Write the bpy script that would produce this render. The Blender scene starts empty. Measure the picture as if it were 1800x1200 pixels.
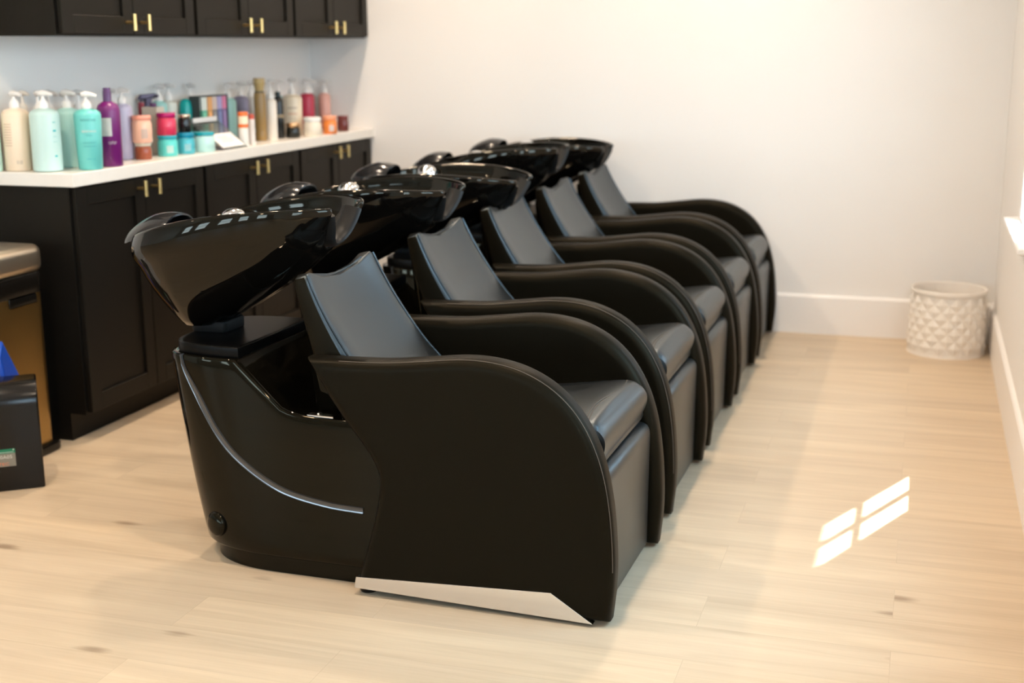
import bpy, math, random
from math import sin, cos, pi, sqrt, radians as R
from mathutils import Vector, Matrix

SC = bpy.context.scene
COL = SC.collection

# ------------------------------------------------------------------ camera
def make_camera():
    cam = bpy.data.cameras.new('camera'); ob = bpy.data.objects.new('camera', cam)
    COL.objects.link(ob)
    cam.sensor_width = 36.0; cam.lens = 45.8; cam.clip_start = .05; cam.clip_end = 200
    yaw, pitch, roll = R(17.43), R(12.82), R(-.275)
    f = Vector((-sin(yaw)*cos(pitch), cos(yaw)*cos(pitch), -sin(pitch)))
    r = Vector((cos(yaw), sin(yaw), 0)); u = r.cross(f)
    r2 = cos(roll)*r + sin(roll)*u; u2 = -sin(roll)*r + cos(roll)*u
    m = Matrix((r2, u2, -f)).transposed().to_4x4(); m.translation = Vector((0, 0, 1.37))
    ob.matrix_world = m
    cam.dof.use_dof = True; cam.dof.focus_distance = 3.12; cam.dof.aperture_fstop = 2.7
    SC.camera = ob
make_camera()

# ------------------------------------------------------------------ world, sun, exposure
SC.view_settings.view_transform = 'Standard'; SC.view_settings.look = 'None'
SC.view_settings.gamma = 1.0; SC.view_settings.use_curve_mapping = False
SC.view_settings.exposure = -.24
SC.cycles.max_bounces = 10; SC.cycles.diffuse_bounces = 6; SC.cycles.glossy_bounces = 5
SC.cycles.transparent_max_bounces = 12; SC.cycles.sample_clamp_indirect = 8.0
SC.cycles.use_denoising = True; SC.cycles.caustics_reflective = False; SC.cycles.caustics_refractive = False

w = bpy.data.worlds.new('daylight'); SC.world = w; w.use_nodes = True
nt = w.node_tree; bg = nt.nodes['Background']
tc = nt.nodes.new('ShaderNodeTexCoord'); sp = nt.nodes.new('ShaderNodeSeparateXYZ')
cr = nt.nodes.new('ShaderNodeValToRGB')
nt.links.new(tc.outputs['Generated'], sp.inputs[0]); nt.links.new(sp.outputs['Z'], cr.inputs[0])
cr.color_ramp.elements[0].position = .0; cr.color_ramp.elements[0].color = (.68, .86, 1, 1)
cr.color_ramp.elements[1].position = .6; cr.color_ramp.elements[1].color = (.42, .74, 1, 1)
nt.links.new(cr.outputs[0], bg.inputs[0]); bg.inputs[1].default_value = 16

sun = bpy.data.lights.new('sun', 'SUN'); sun.energy = 30; sun.angle = R(.5); sun.color = (1, .97, .93)
so = bpy.data.objects.new('sun', sun); COL.objects.link(so)
sd = Vector((-.394*cos(R(45.2)), -.919*cos(R(45.2)), -sin(R(45.2))))
so.rotation_euler = sd.to_track_quat('-Z', 'Y').to_euler(); so.location = (3, 8, 6)

LAMP_W = 19.0            # each ceiling downlight
LAMP_COL = (1.0, .80, .61)

# room dimensions
XL, XR, YF, YB, ZC = -3.09, .357, 6.331, -4.5, 2.75
# window openings on the right wall: (y0, y1, z0, z1)
WINR = [(4.645, 5.145, .73, 2.15), (2.45, 3.45, .73, 2.15), (.3, 1.3, .73, 2.15)]
WINB = [(-8.4, -7.4, .85, 2.2), (-6.8, -5.8, .85, 2.2), (-5.0, -4.0, .85, 2.2), (-3.3, -2.3, .85, 2.2), (-1.5, -.5, .85, 2.2)]      # rear wall, x ranges
WT = .055                                                   # wall thickness

def portal(loc, rot, sx, sy):
    l = bpy.data.lights.new('window_daylight', 'AREA'); l.shape = 'RECTANGLE'; l.size = sx; l.size_y = sy
    l.cycles.is_portal = True
    o = bpy.data.objects.new('window_daylight', l); COL.objects.link(o); o.location = loc; o.rotation_euler = rot
for a, b, c, d in WINR:
    portal((XR+WT+.01, (a+b)/2, (c+d)/2), (0, R(90), 0), d-c, b-a)
for a, b, c, d in WINB:
    portal(((a+b)/2, YB-WT-.01, (c+d)/2), (R(90), 0, 0), b-a, d-c)

# ------------------------------------------------------------------ materials
def mat(name, col, rough=.5, stint=None, metal=0., coat=0., bump=0., bscale=200., var=0., vscale=8., spec=.5,
        trans=0., ior=1.5, coat_rough=.03, emit=None, sheen=0.):
    m = bpy.data.materials.new(name); m.use_nodes = True; t = m.node_tree; b = t.nodes['Principled BSDF']
    b.inputs['Base Color'].default_value = (*col, 1); b.inputs['Roughness'].default_value = rough
    b.inputs['Metallic'].default_value = metal; b.inputs['Coat Weight'].default_value = coat
    b.inputs['Coat Roughness'].default_value = coat_rough; b.inputs['Specular IOR Level'].default_value = spec
    b.inputs['Transmission Weight'].default_value = trans; b.inputs['IOR'].default_value = ior
    if stint: b.inputs['Specular Tint'].default_value = (*stint, 1)
    if sheen: b.inputs['Sheen Weight'].default_value = sheen
    if emit:
        b.inputs['Emission Color'].default_value = (*emit[0], 1); b.inputs['Emission Strength'].default_value = emit[1]
    g = t.nodes.new('ShaderNodeTexCoord')
    if var:
        n = t.nodes.new('ShaderNodeTexNoise'); n.inputs['Scale'].default_value = vscale; n.inputs['Detail'].default_value = 4
        t.links.new(g.outputs['Object'], n.inputs['Vector'])
        mx = t.nodes.new('ShaderNodeMix'); mx.data_type = 'RGBA'
        mx.inputs[6].default_value = (*[c*(1-var) for c in col], 1); mx.inputs[7].default_value = (*[min(1, c*(1+var)) for c in col], 1)
        t.links.new(n.outputs[0], mx.inputs[0]); t.links.new(mx.outputs[2], b.inputs['Base Color'])
    if bump:
        n = t.nodes.new('ShaderNodeTexNoise'); n.inputs['Scale'].default_value = bscale; n.inputs['Detail'].default_value = 3
        t.links.new(g.outputs['Object'], n.inputs['Vector'])
        bp = t.nodes.new('ShaderNodeBump'); bp.inputs['Strength'].default_value = bump; bp.inputs['Distance'].default_value = .002
        t.links.new(n.outputs[0], bp.inputs['Height']); t.links.new(bp.outputs[0], b.inputs['Normal'])
    return m

def floor_mat():
    m = bpy.data.materials.new('light_oak_planks'); m.use_nodes = True; t = m.node_tree; N = t.nodes; L = t.links
    b = N['Principled BSDF']
    geo = N.new('ShaderNodeNewGeometry')
    br = N.new('ShaderNodeTexBrick'); br.offset = .37; br.offset_frequency = 2; br.squash = 1
    br.inputs['Scale'].default_value = 1; br.inputs['Brick Width'].default_value = 1.22; br.inputs['Row Height'].default_value = .182
    br.inputs['Mortar Size'].default_value = .0009; br.inputs['Mortar Smooth'].default_value = .3; br.inputs['Bias'].default_value = 0
    br.inputs['Color1'].default_value = (.0, .0, .0, 1); br.inputs['Color2'].default_value = (1, 1, 1, 1)
    br.inputs['Mortar'].default_value = (.5, .5, .5, 1)
    L.new(geo.outputs['Position'], br.inputs['Vector'])
    # per plank shift of the grain
    sep = N.new('ShaderNodeSeparateXYZ'); L.new(geo.outputs['Position'], sep.inputs[0])
    pl = N.new('ShaderNodeMath'); pl.operation = 'MULTIPLY_ADD'; L.new(br.outputs['Color'], pl.inputs[0]); pl.inputs[1].default_value = 7.3
    L.new(sep.outputs['X'], pl.inputs[2])
    cb = N.new('ShaderNodeCombineXYZ'); L.new(pl.outputs[0], cb.inputs[0]); L.new(sep.outputs['Y'], cb.inputs[1])
    def noise(sx, sy, det, rough=.6, dist=0):
        mp = N.new('ShaderNodeMapping'); mp.inputs['Scale'].default_value = (sx, sy, 1); L.new(cb.outputs[0], mp.inputs[0])
        n = N.new('ShaderNodeTexNoise'); n.inputs['Scale'].default_value = 1; n.inputs['Detail'].default_value = det
        n.inputs['Roughness'].default_value = rough; n.inputs['Distortion'].default_value = dist
        L.new(mp.outputs[0], n.inputs['Vector']); return n.outputs[0]
    g1 = noise(1.1, 15, 7, .58, 1.1); g2 = noise(3, 120, 3); g3 = noise(.7, 4, 3, .6, .8)
    def ramp(src, p0, c0, p1, c1):
        r = N.new('ShaderNodeValToRGB'); L.new(src, r.inputs[0]); e = r.color_ramp.elements
        e[0].position = p0; e[0].color = (*c0, 1); e[1].position = p1; e[1].color = (*c1, 1); return r.outputs[0]
    def mix(a, bb, fac, mode='MIX', f=None):
        x = N.new('ShaderNodeMix'); x.data_type = 'RGBA'; x.blend_type = mode
        if f is not None: L.new(f, x.inputs[0])
        else: x.inputs[0].default_value = fac
        L.new(a, x.inputs[6]); L.new(bb, x.inputs[7]); return x.outputs[2]
    base = ramp(g1, .30, (.53, .41, .285), .64, (.625, .495, .355))
    tint = ramp(br.outputs['Color'], 0, (.965, .965, .965), 1, (1.02, 1.015, 1.0))
    c = mix(base, tint, 1, 'MULTIPLY')
    c = mix(c, ramp(g2, .35, (.97, .965, .96), .65, (1.015, 1.015, 1.015)), 1, 'MULTIPLY')
    c = mix(c, ramp(g3, .3, (.91, .90, .885), .7, (1.04, 1.045, 1.03)), 1, 'MULTIPLY')
    # knots and short dark checks
    mp = N.new('ShaderNodeMapping'); mp.inputs['Scale'].default_value = (2.1, 5.2, 1); L.new(cb.outputs[0], mp.inputs[0])
    v = N.new('ShaderNodeTexVoronoi'); v.inputs['Scale'].default_value = 1.0; L.new(mp.outputs[0], v.inputs['Vector'])
    kn = N.new('ShaderNodeMath'); kn.operation = 'MULTIPLY_ADD'; L.new(g1, kn.inputs[0]); kn.inputs[1].default_value = .22; L.new(v.outputs['Distance'], kn.inputs[2])
    gate = N.new('ShaderNodeSeparateColor'); L.new(v.outputs['Color'], gate.inputs[0])
    gt = N.new('ShaderNodeMath'); gt.operation = 'GREATER_THAN'; gt.inputs[1].default_value = .3; L.new(gate.outputs[0], gt.inputs[0])
    kr = ramp(kn.outputs[0], .14, (1, 1, 1), .225, (0, 0, 0))
    kf = N.new('ShaderNodeMath'); kf.operation = 'MULTIPLY'; L.new(kr, kf.inputs[0]); L.new(gt.outputs[0], kf.inputs[1])
    kf2 = N.new('ShaderNodeMath'); kf2.operation = 'MULTIPLY'; L.new(kf.outputs[0], kf2.inputs[0]); kf2.inputs[1].default_value = .8
    dark = N.new('ShaderNodeRGB'); dark.outputs[0].default_value = (.24, .16, .10, 1)
    c = mix(c, dark.outputs[0], 0, 'MIX', kf2.outputs[0])
    seam = N.new('ShaderNodeRGB'); seam.outputs[0].default_value = (.33, .24, .16, 1)
    sf = N.new('ShaderNodeMath'); sf.operation = 'MULTIPLY'; L.new(br.outputs['Fac'], sf.inputs[0]); sf.inputs[1].default_value = .35
    c = mix(c, seam.outputs[0], 0, 'MIX', sf.outputs[0])
    L.new(c, b.inputs['Base Color']); b.inputs['Roughness'].default_value = .42
    b.inputs['Specular IOR Level'].default_value = .45
    bp = N.new('ShaderNodeBump'); bp.inputs['Strength'].default_value = .12; bp.inputs['Distance'].default_value = .001
    L.new(g2, bp.inputs['Height']); L.new(bp.outputs[0], b.inputs['Normal'])
    return m

M = dict(
    floor=floor_mat(),
    wall=mat('white_wall_paint', (.80, .775, .745), .7, bump=.05, bscale=300),
    ceil=mat('white_ceiling_paint', (.82, .80, .78), .8),
    trim=mat('white_trim_paint', (.84, .81, .78), .38),
    cab=mat('black_brown_cabinet_paint', (.007, .006, .005), .42, bump=.03, bscale=120, stint=(1, .88, .66), spec=.16),
    quartz=mat('white_quartz', (.80, .76, .70), .25, var=.03, vscale=30),
    gold=mat('brushed_gold', (.72, .52, .22), .32, metal=1),
    leather=mat('black_leather_sky_sheen', (.006, .005, .004), .36, stint=(.72, .89, 1), bump=.10, bscale=420, spec=1.0),  # blue window sheen is put into the specular tint
    leather_side=mat('black_leather_shaded', (.0045, .0035, .002), .42, stint=(1, .86, .6), bump=.08, bscale=420, spec=.10),  # same leather, dimmed warm reflection: shade of the sides put into the material
    stitch=mat('brown_thread', (.075, .055, .038), .6),
    gloss=mat('black_gloss_abs', (.003, .0025, .0015), .04, stint=(1, .90, .66), spec=.20),
    ceramic=mat('black_gloss_ceramic', (.003, .0025, .002), .035, stint=(1, .93, .78), spec=.30),
    rubber=mat('black_rubber', (.008, .0075, .007), .42, spec=.22),
    hood=mat('satin_black_plastic', (.012, .012, .013), .16, spec=.5),
    inlay=mat('glossy_inlay', (.035, .035, .036), .08, spec=.9),
    chrome=mat('polished_chrome', (.85, .85, .86), .07, metal=1),
    steel=mat('brushed_steel', (.74, .70, .66), .16, metal=1),
    pot=mat('white_glazed_ceramic', (.80, .75, .69), .45),
    bronze=mat('bronze_steel', (.42, .27, .10), .34, metal=1),
    lid=mat('champagne_metal', (.62, .52, .40), .36, metal=1),
    table=mat('satin_black_plate', (.003, .003, .003), .28, spec=.10),
    matte=mat('matte_black_steel', (.004, .004, .004), .6, spec=.2),
    blackp=mat('black_plastic', (.006, .005, .004), .20, spec=.3),
    blue=mat('blue_plastic', (.005, .06, .42), .3),
    white=mat('white_plastic', (.82, .80, .78), .35),
    glass=None,
    downlight=mat('lit_diffuser', (1, 1, 1), .5, emit=((1, .80, .58), 26)),
    shade=mat('blocker_grey', (.35, .36, .36), .7),
    outside=mat('pale_concrete', (.42, .43, .42), .8),
)
def glass_mat():
    m = bpy.data.materials.new('window_glass'); m.use_nodes = True; t = m.node_tree
    for n in list(t.nodes): t.nodes.remove(n)
    o = t.nodes.new('ShaderNodeOutputMaterial'); mx = t.nodes.new('ShaderNodeMixShader')
    tr = t.nodes.new('ShaderNodeBsdfTransparent'); gl = t.nodes.new('ShaderNodeBsdfGlossy'); gl.inputs['Roughness'].default_value = .02
    mx.inputs[0].default_value = .06
    t.links.new(tr.outputs[0], mx.inputs[1]); t.links.new(gl.outputs[0], mx.inputs[2])
    t.links.new(mx.outputs[0], o.inputs[0]); return m
M['glass'] = glass_mat()
_cm = {}
def cmat(col, rough=.35, trans=0, metal=0):
    k = (col, rough, trans, metal)
    if k not in _cm: _cm[k] = mat('product_colour', col, rough, metal=metal, trans=trans)
    return _cm[k]

# ------------------------------------------------------------------ mesh helpers
class MB:
    def __init__(s): s.v = []; s.f = []
    def add(s, v, f):
        n = len(s.v); s.v += [tuple(p) for p in v]; s.f += [tuple(i+n for i in q) for q in f]; return s
    def box(s, x0, x1, y0, y1, z0, z1):
        return s.add([(x0,y0,z0),(x1,y0,z0),(x1,y1,z0),(x0,y1,z0),(x0,y0,z1),(x1,y0,z1),(x1,y1,z1),(x0,y1,z1)],
                     [(0,3,2,1),(4,5,6,7),(0,1,5,4),(1,2,6,5),(2,3,7,6),(3,0,4,7)])
    def grid(s, rows, closed_u=False, cap0=False, cap1=False):
        # rows: list of rings/rows of equal length; closed_u wraps within a row
        n = len(s.v); m = len(rows[0])
        for r in rows: s.v += [tuple(p) for p in r]
        k = m if closed_u else m-1
        for i in range(len(rows)-1):
            for j in range(k):
                a = n+i*m+j; b = n+i*m+(j+1) % m
                s.f.append((a, b, b+m, a+m))
        if cap0: s.f.append(tuple(n+j for j in range(m))[::-1])
        if cap1: s.f.append(tuple(n+(len(rows)-1)*m+j for j in range(m)))
        return s
    def tube(s, path, r, n=8, flat=None):
        P = [Vector(p) for p in path]; rings = []
        up = Vector((0, 0, 1))
        for i, p in enumerate(P):
            t = (P[min(i+1, len(P)-1)]-P[max(i-1, 0)]).normalized()
            a = t.cross(up)
            if a.length < .05: a = t.cross(Vector((1, 0, 0)))
            a.normalize(); b = a.cross(t)
            rr = r[i] if isinstance(r, (list, tuple)) else r
            rings.append([p+a*rr*cos(2*pi*k/n)+b*rr*sin(2*pi*k/n) for k in range(n)])
        return s.grid(rings, True, True, True)
    def lathe(s, prof, n=24, c=(0, 0, 0), cap=True):
        rings = [[(c[0]+r*cos(2*pi*k/n), c[1]+r*sin(2*pi*k/n), c[2]+z) for k in range(n)] for r, z in prof]
        return s.grid(rings, True, cap, cap)
    def obj(s, name, m, parent=None, smooth=True, loc=None, bevel=0, seg=2, angle=None, kind=None):
        me = bpy.data.meshes.new(name); me.from_pydata(s.v, [], s.f); me.validate(); me.update()
        ob = bpy.data.objects.new(name, me); COL.objects.link(ob)
        if m: me.materials.append(m)
        import bmesh
        bm = bmesh.new(); bm.from_mesh(me); bmesh.ops.recalc_face_normals(bm, faces=bm.faces)
        if smooth:
            lim = R(angle or 35)
            for fc in bm.faces: fc.smooth = True
            for e in bm.edges:
                if len(e.link_faces) == 2 and e.calc_face_angle(0) > lim: e.smooth = False
        bm.to_mesh(me); bm.free()
        if parent: ob.parent = parent
        if loc: ob.location = loc
        if bevel:
            b = ob.modifiers.new('bevel', 'BEVEL'); b.width = bevel; b.segments = seg; b.limit_method = 'ANGLE'; b.angle_limit = R(40)
            b.harden_normals = False
        if kind: ob['kind'] = kind
        return ob

def tag(o, label, cat, group=None):
    o['label'] = label; o['category'] = cat
    if group: o['group'] = group
    return o
def thing(name, loc, label, cat, group=None, rz=0):
    o = bpy.data.objects.new(name, None); o.empty_display_size = .1; COL.objects.link(o)
    o.location = loc; o.rotation_euler = (0, 0, rz); return tag(o, label, cat, group)
def copy_tree(o, parent=None):
    c = o.copy(); COL.objects.link(c)
    if parent: c.parent = parent
    for ch in list(o.children): copy_tree(ch, c)
    return c
def struct(mb, name, m, smooth=False, **k): return mb.obj(name, m, None, smooth, kind='structure', **k)

def catmull(P, n=8, closed=False):
    out = []; L = len(P)
    rng = range(L) if closed else range(L-1)
    for i in rng:
        g = (lambda k: P[k % L]) if closed else (lambda k: P[max(0, min(L-1, k))])
        p0, p1, p2, p3 = g(i-1), g(i), g(i+1), g(i+2)
        for j in range(n):
            t = j/n
            out.append(tuple(.5*((2*b)+(-a+c)*t+(2*a-5*b+4*c-d)*t*t+(-a+3*b-3*c+d)*t**3) for a, b, c, d in zip(p0, p1, p2, p3)))
    if not closed: out.append(tuple(P[-1]))
    return out
def interp(tab, x):
    if x <= tab[0][0]: return tab[0][1]
    for (a, u), (b, v) in zip(tab, tab[1:]):
        if x <= b: return u+(v-u)*(x-a)/(b-a)
    return tab[-1][1]
def rounded(P, r, n=4):
    # polygon corners rounded by radius r (per corner list allowed)
    out = []; L = len(P)
    for i in range(L):
        p = Vector(P[i]); a = Vector(P[i-1])-p; b = Vector(P[(i+1) % L])-p
        rr = r[i] if isinstance(r, (list, tuple)) else r
        d = min(rr, a.length*.45, b.length*.45)
        if d <= 0: out.append(tuple(p)); continue
        s = p+a.normalized()*d; e = p+b.normalized()*d
        for k in range(n+1):
            t = k/n; out.append(tuple((1-t)**2*s+2*t*(1-t)*p+t*t*e))
    return out
def inset(P, d):
    out = []; L = len(P)
    ar = sum(P[i-1][0]*P[i][1]-P[i][0]*P[i-1][1] for i in range(L)); sg = 1 if ar > 0 else -1
    for i in range(L):
        p = Vector(P[i]); a = (p-Vector(P[i-1])); b = (Vector(P[(i+1) % L])-p)
        if a.length < 1e-6: a = b
        if b.length < 1e-6: b = a
        a.normalize(); b.normalize()
        n1 = Vector((-a.y, a.x))*sg; n2 = Vector((-b.y, b.x))*sg
        m = n1+n2
        if m.length < 1e-5: m = n1
        m.normalize(); k = 1/max(.42, m.dot(n1))
        out.append((p.x+m.x*d*k, p.y+m.y*d*k))
    return out
def slab(mb, P, w0, w1, r, axes='xz', n=5, bulge=0):
    # outline P (two axes) given depth w0..w1 along the third, with edges rounded by r
    def mp(u, v, w_):
        return (u, w_, v) if axes == 'xz' else ((u, v, w_) if axes == 'xy' else (w_, u, v))
    rings = []
    fl = [(r*.35, 0)] + []
    seq = []
    for k in range(n+1):
        a = pi/2*k/n; seq.append((r*(1-sin(a)), r*(1-cos(a))))
    low = [(i_, w0+d_) for i_, d_ in seq]
    # cap ring first (slightly inside) then round to full, straight, round back
    rings.append([mp(u, v, w0-bulge) for u, v in inset(P, r+.006)])
    for i_, w_ in low: rings.append([mp(u, v, w_) for u, v in inset(P, i_)])
    for i_, d_ in reversed(seq): rings.append([mp(u, v, w1-d_) for u, v in inset(P, i_)])
    rings.append([mp(u, v, w1+bulge) for u, v in inset(P, r+.006)])
    mb.grid(rings, True, True, True); return mb

# ------------------------------------------------------------------ room shell
XW = -9.0       # the salon widens to the left in front of the short left wall
struct(MB().box(XW-.2, XR+WT, YB-WT, YF+.2, -.1, 0), 'floor', M['floor'])
struct(MB().box(XW-.2, XR+WT, YB-WT, YF+.2, ZC, ZC+.1), 'ceiling', M['ceil'])
struct(MB().box(XL-.2, XL, 3.0, YF+.2, 0, ZC).box(XW, XL-.2, 3.0, 3.2, 0, ZC), 'wall_left', M['wall'])
struct(MB().box(XW-.2, XW, YB-WT, 3.2, 0, ZC), 'wall_side', M['wall'])
struct(MB().box(XL, XR+WT, YF, YF+.2, 0, ZC), 'wall_far', M['wall'])
def holed(name, u0, u1, holes, mk):
    mb = MB(); cur = u0
    for a, b, c, d in sorted(holes):
        mb.box(*mk(cur, a, 0, ZC)); mb.box(*mk(a, b, 0, c)); mb.box(*mk(a, b, d, ZC)); cur = b
    mb.box(*mk(cur, u1, 0, ZC)); return struct(mb, name, M['wall'])
holed('wall_right', YB, YF, WINR, lambda a, b, c, d: (XR, XR+WT, a, b, c, d))
holed('wall_rear', XW, XR, WINB, lambda a, b, c, d: (a, b, YB-WT, YB, c, d))

def base(name, P, w0, w1, axes):
    struct(slab(MB(), P, w0, w1, 0.0005, axes, 1), name, M['trim'])
BP = lambda s, o: [(o, 0), (o+s*.015, 0), (o+s*.015, .178), (o+s*.010, .186), (o+s*.004, .19), (o, .19)]
struct(MB().grid([[(x, y, z) for x, z in BP(-1, XR-.0)] for y in (YB, YF)], True, True, True), 'baseboard_right', M['trim'])
struct(MB().grid([[(x, y, z) for y, z in BP(-1, YF)] for x in (-2.735, XR-.015)], True, True, True), 'baseboard_far', M['trim'])
struct(MB().grid([[(x, y, z) for x, z in BP(1, XL)] for y in (3.0, 3.77)], True, True, True), 'baseboard_left', M['trim'])

def window_right(i, a, b, c, d, stool):
    t = bpy.data.objects.new('window_%d' % i, None); COL.objects.link(t); t['kind'] = 'structure'
    t.location = (XR, (a+b)/2, c); hy = (b-a)/2; H = d-c
    x1 = WT
    gx = .022
    fr = MB(); s = .035
    fr.box(gx-.02, gx+.025, -hy, -hy+s, 0, H).box(gx-.02, gx+.025, hy-s, hy, 0, H)
    fr.box(gx-.02, gx+.025, -hy+s, hy-s, H-s, H).box(gx-.02, gx+.025, -hy+s, hy-s, 0, .012)
    fr.obj('window_frame', M['trim'], t, False)
    mu = MB(); mu.box(gx-.008, gx+.012, -.0065, .0065, .012, H-s)
    for z in ([.54, 1.0] if i == 1 else [.35, .70, 1.05]):
        if z < H-.08: mu.box(gx-.008, gx+.012, -hy+s, hy-s, z-.0065, z+.0065)
    mu.obj('muntin_grid', M['trim'], t, False)
    MB().box(gx, gx+.004, -hy+s, hy-s, .012, H-s).obj('pane', M['glass'], t, False)
    if stool:
        MB().box(-.052, .015, -hy-(.25 if i == 1 else .09), hy+.09, -.02, .0).obj('window_sill', M['trim'], t, False, bevel=.005)
        MB().box(-.014, 0, -hy-.06, hy+.06, -.075, -.02).obj('apron', M['trim'], t, False, bevel=.002)
for i, (a, b, c, d) in enumerate(WINR): window_right(i+1, a, b, c, d, True)
for i, (a, b, c, d) in enumerate(WINB):
    t = bpy.data.objects.new('window_%d' % (i+5), None); COL.objects.link(t); t['kind'] = 'structure'
    t.location = ((a+b)/2, YB, c); hx = (b-a)/2; H = d-c
    fr = MB()
    for q in ((-hx, -hx+.05, 0, H), (hx-.05, hx, 0, H), (-hx+.05, hx-.05, 0, .05), (-hx+.05, hx-.05, H-.05, H), (-hx+.05, hx-.05, H*.5-.02, H*.5+.02)):
        fr.box(q[0], q[1], -.05, -.02, q[2], q[3])
    fr.obj('window_frame', M['trim'], t, False)
# outside: ground, and an added unseen slab that trims the sun patch
struct(MB().box(-30, 40, -40, 40, -.4, -.3), 'ground', M['outside'])
struct(MB().box(XR+WT, .816, 3.6, YF+1.2, 2.60, 2.70), 'sun_blocker', M['shade'])

# ceiling downlights
def downlight(x, y, first=[None]):
    lab = 'round recessed ceiling downlight above the salon floor'
    if first[0] is None:
        t = thing('ceiling_downlight', (x, y, ZC), lab, 'ceiling light', 'recessed ceiling downlights')
        MB().lathe([(.055, 0), (.085, 0), (.085, -.006), (.055, -.004)], 28, cap=False).obj('trim_ring', M['trim'], t)
        MB().lathe([(.0, -.001), (.055, -.001)], 28, cap=False).obj('diffuser', M['downlight'], t)
        first[0] = t
    else:
        t = copy_tree(first[0]); t.location = (x, y, ZC)
    l = bpy.data.lights.new('downlight_beam', 'AREA'); l.shape = 'DISK'; l.size = .11; l.energy = LAMP_W; l.color = LAMP_COL; l.spread = R(150)
    o = bpy.data.objects.new('downlight_beam', l); COL.objects.link(o); o.location = (x, y, ZC-.012)
for x, y in [(-2.42, 5.6), (-2.42, 4.2), (-2.42, 2.6), (-.9, 5.6), (-.9, 4.2), (-.9, 2.6), (-1.7, .9), (-4.2, 1.0), (-2.4, -2.2), (-6.2, -1.2)]:
    downlight(x, y)

# ------------------------------------------------------------------ cabinets
CX = -2.749      # door face plane
DIV = [3.785, 4.645, 5.497, 6.330]
def shaker(mb, x, y0, y1, z0, z1, rail=.062, th=.019, rec=.009):
    # door in the x plane, front face at x
    mb.box(x-th, x, y0, y0+rail, z0, z1).box(x-th, x, y1-rail, y1, z0, z1)
    mb.box(x-th, x, y0+rail, y1-rail, z0, z0+rail).box(x-th, x, y0+rail, y1-rail, z1-rail, z1)
    mb.box(x-th, x-rec, y0+rail, y1-rail, z0+rail, z1-rail); return mb
def knob(parent, y, z):
    mb = MB().tube([(0, y, z), (.032, y, z)], .0055, 10)
    mb.tube([(.034, y, z-.029), (.034, y, z+.029)], .0075, 12)
    mb.obj('handle', M['gold'], parent)
def cabinet(kind, i, label, grp):
    y0, y1 = DIV[i], DIV[i+1]; W = y1-y0
    up = kind == 'wall'
    z0, z1 = (1.408, 2.35) if up else (.10, .905)
    t = thing('wall_cabinet' if up else 'base_cabinet', (CX, y0, 0), label, 'cabinet', grp)
    MB().box(XL+.001-CX, -.020, 0, W-.001, z0, z1).obj('carcass', M['cab'], t, False)
    if not up:
        MB().box(XL+.001-CX, -.084, .0, W-.001, 0, .10).obj('toe_kick', M['cab'], t, False)
    g = .004; mid = W/2; e = .012
    for s in (0, 1):
        a, b = (e, mid-g/2) if s == 0 else (mid+g/2, W-e)
        zz = (z0+.006, z1-.006)
        d = shaker(MB(), 0, a, b, *zz).obj('door', M['cab'], t, False, bevel=.0015, seg=1)
        ky = mid-.046 if s == 0 else mid+.046
        knob(d, ky, 1.455 if up else .862)
    return t
UL = ['black wall cabinet at the near end, above the shampoo pump bottles', 'middle black wall cabinet, above the acrylic card stand', 'black wall cabinet against the far white wall']
BL = ['black base cabinet at the near end of the counter, beside the bronze bin', 'middle black base cabinet under the white counter', 'black base cabinet against the far white wall']
for i in range(3):
    cabinet('wall', i, UL[i], 'black wall cabinets above the counter'); cabinet('base', i, BL[i], 'black base cabinets under the counter')
ct = MB().box(XL+.001, -2.733, 3.768, 6.330, .906, .952).obj('countertop', M['quartz'], None, False, bevel=.003)
tag(ct, 'long white quartz countertop crowded with hair products', 'countertop')

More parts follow.
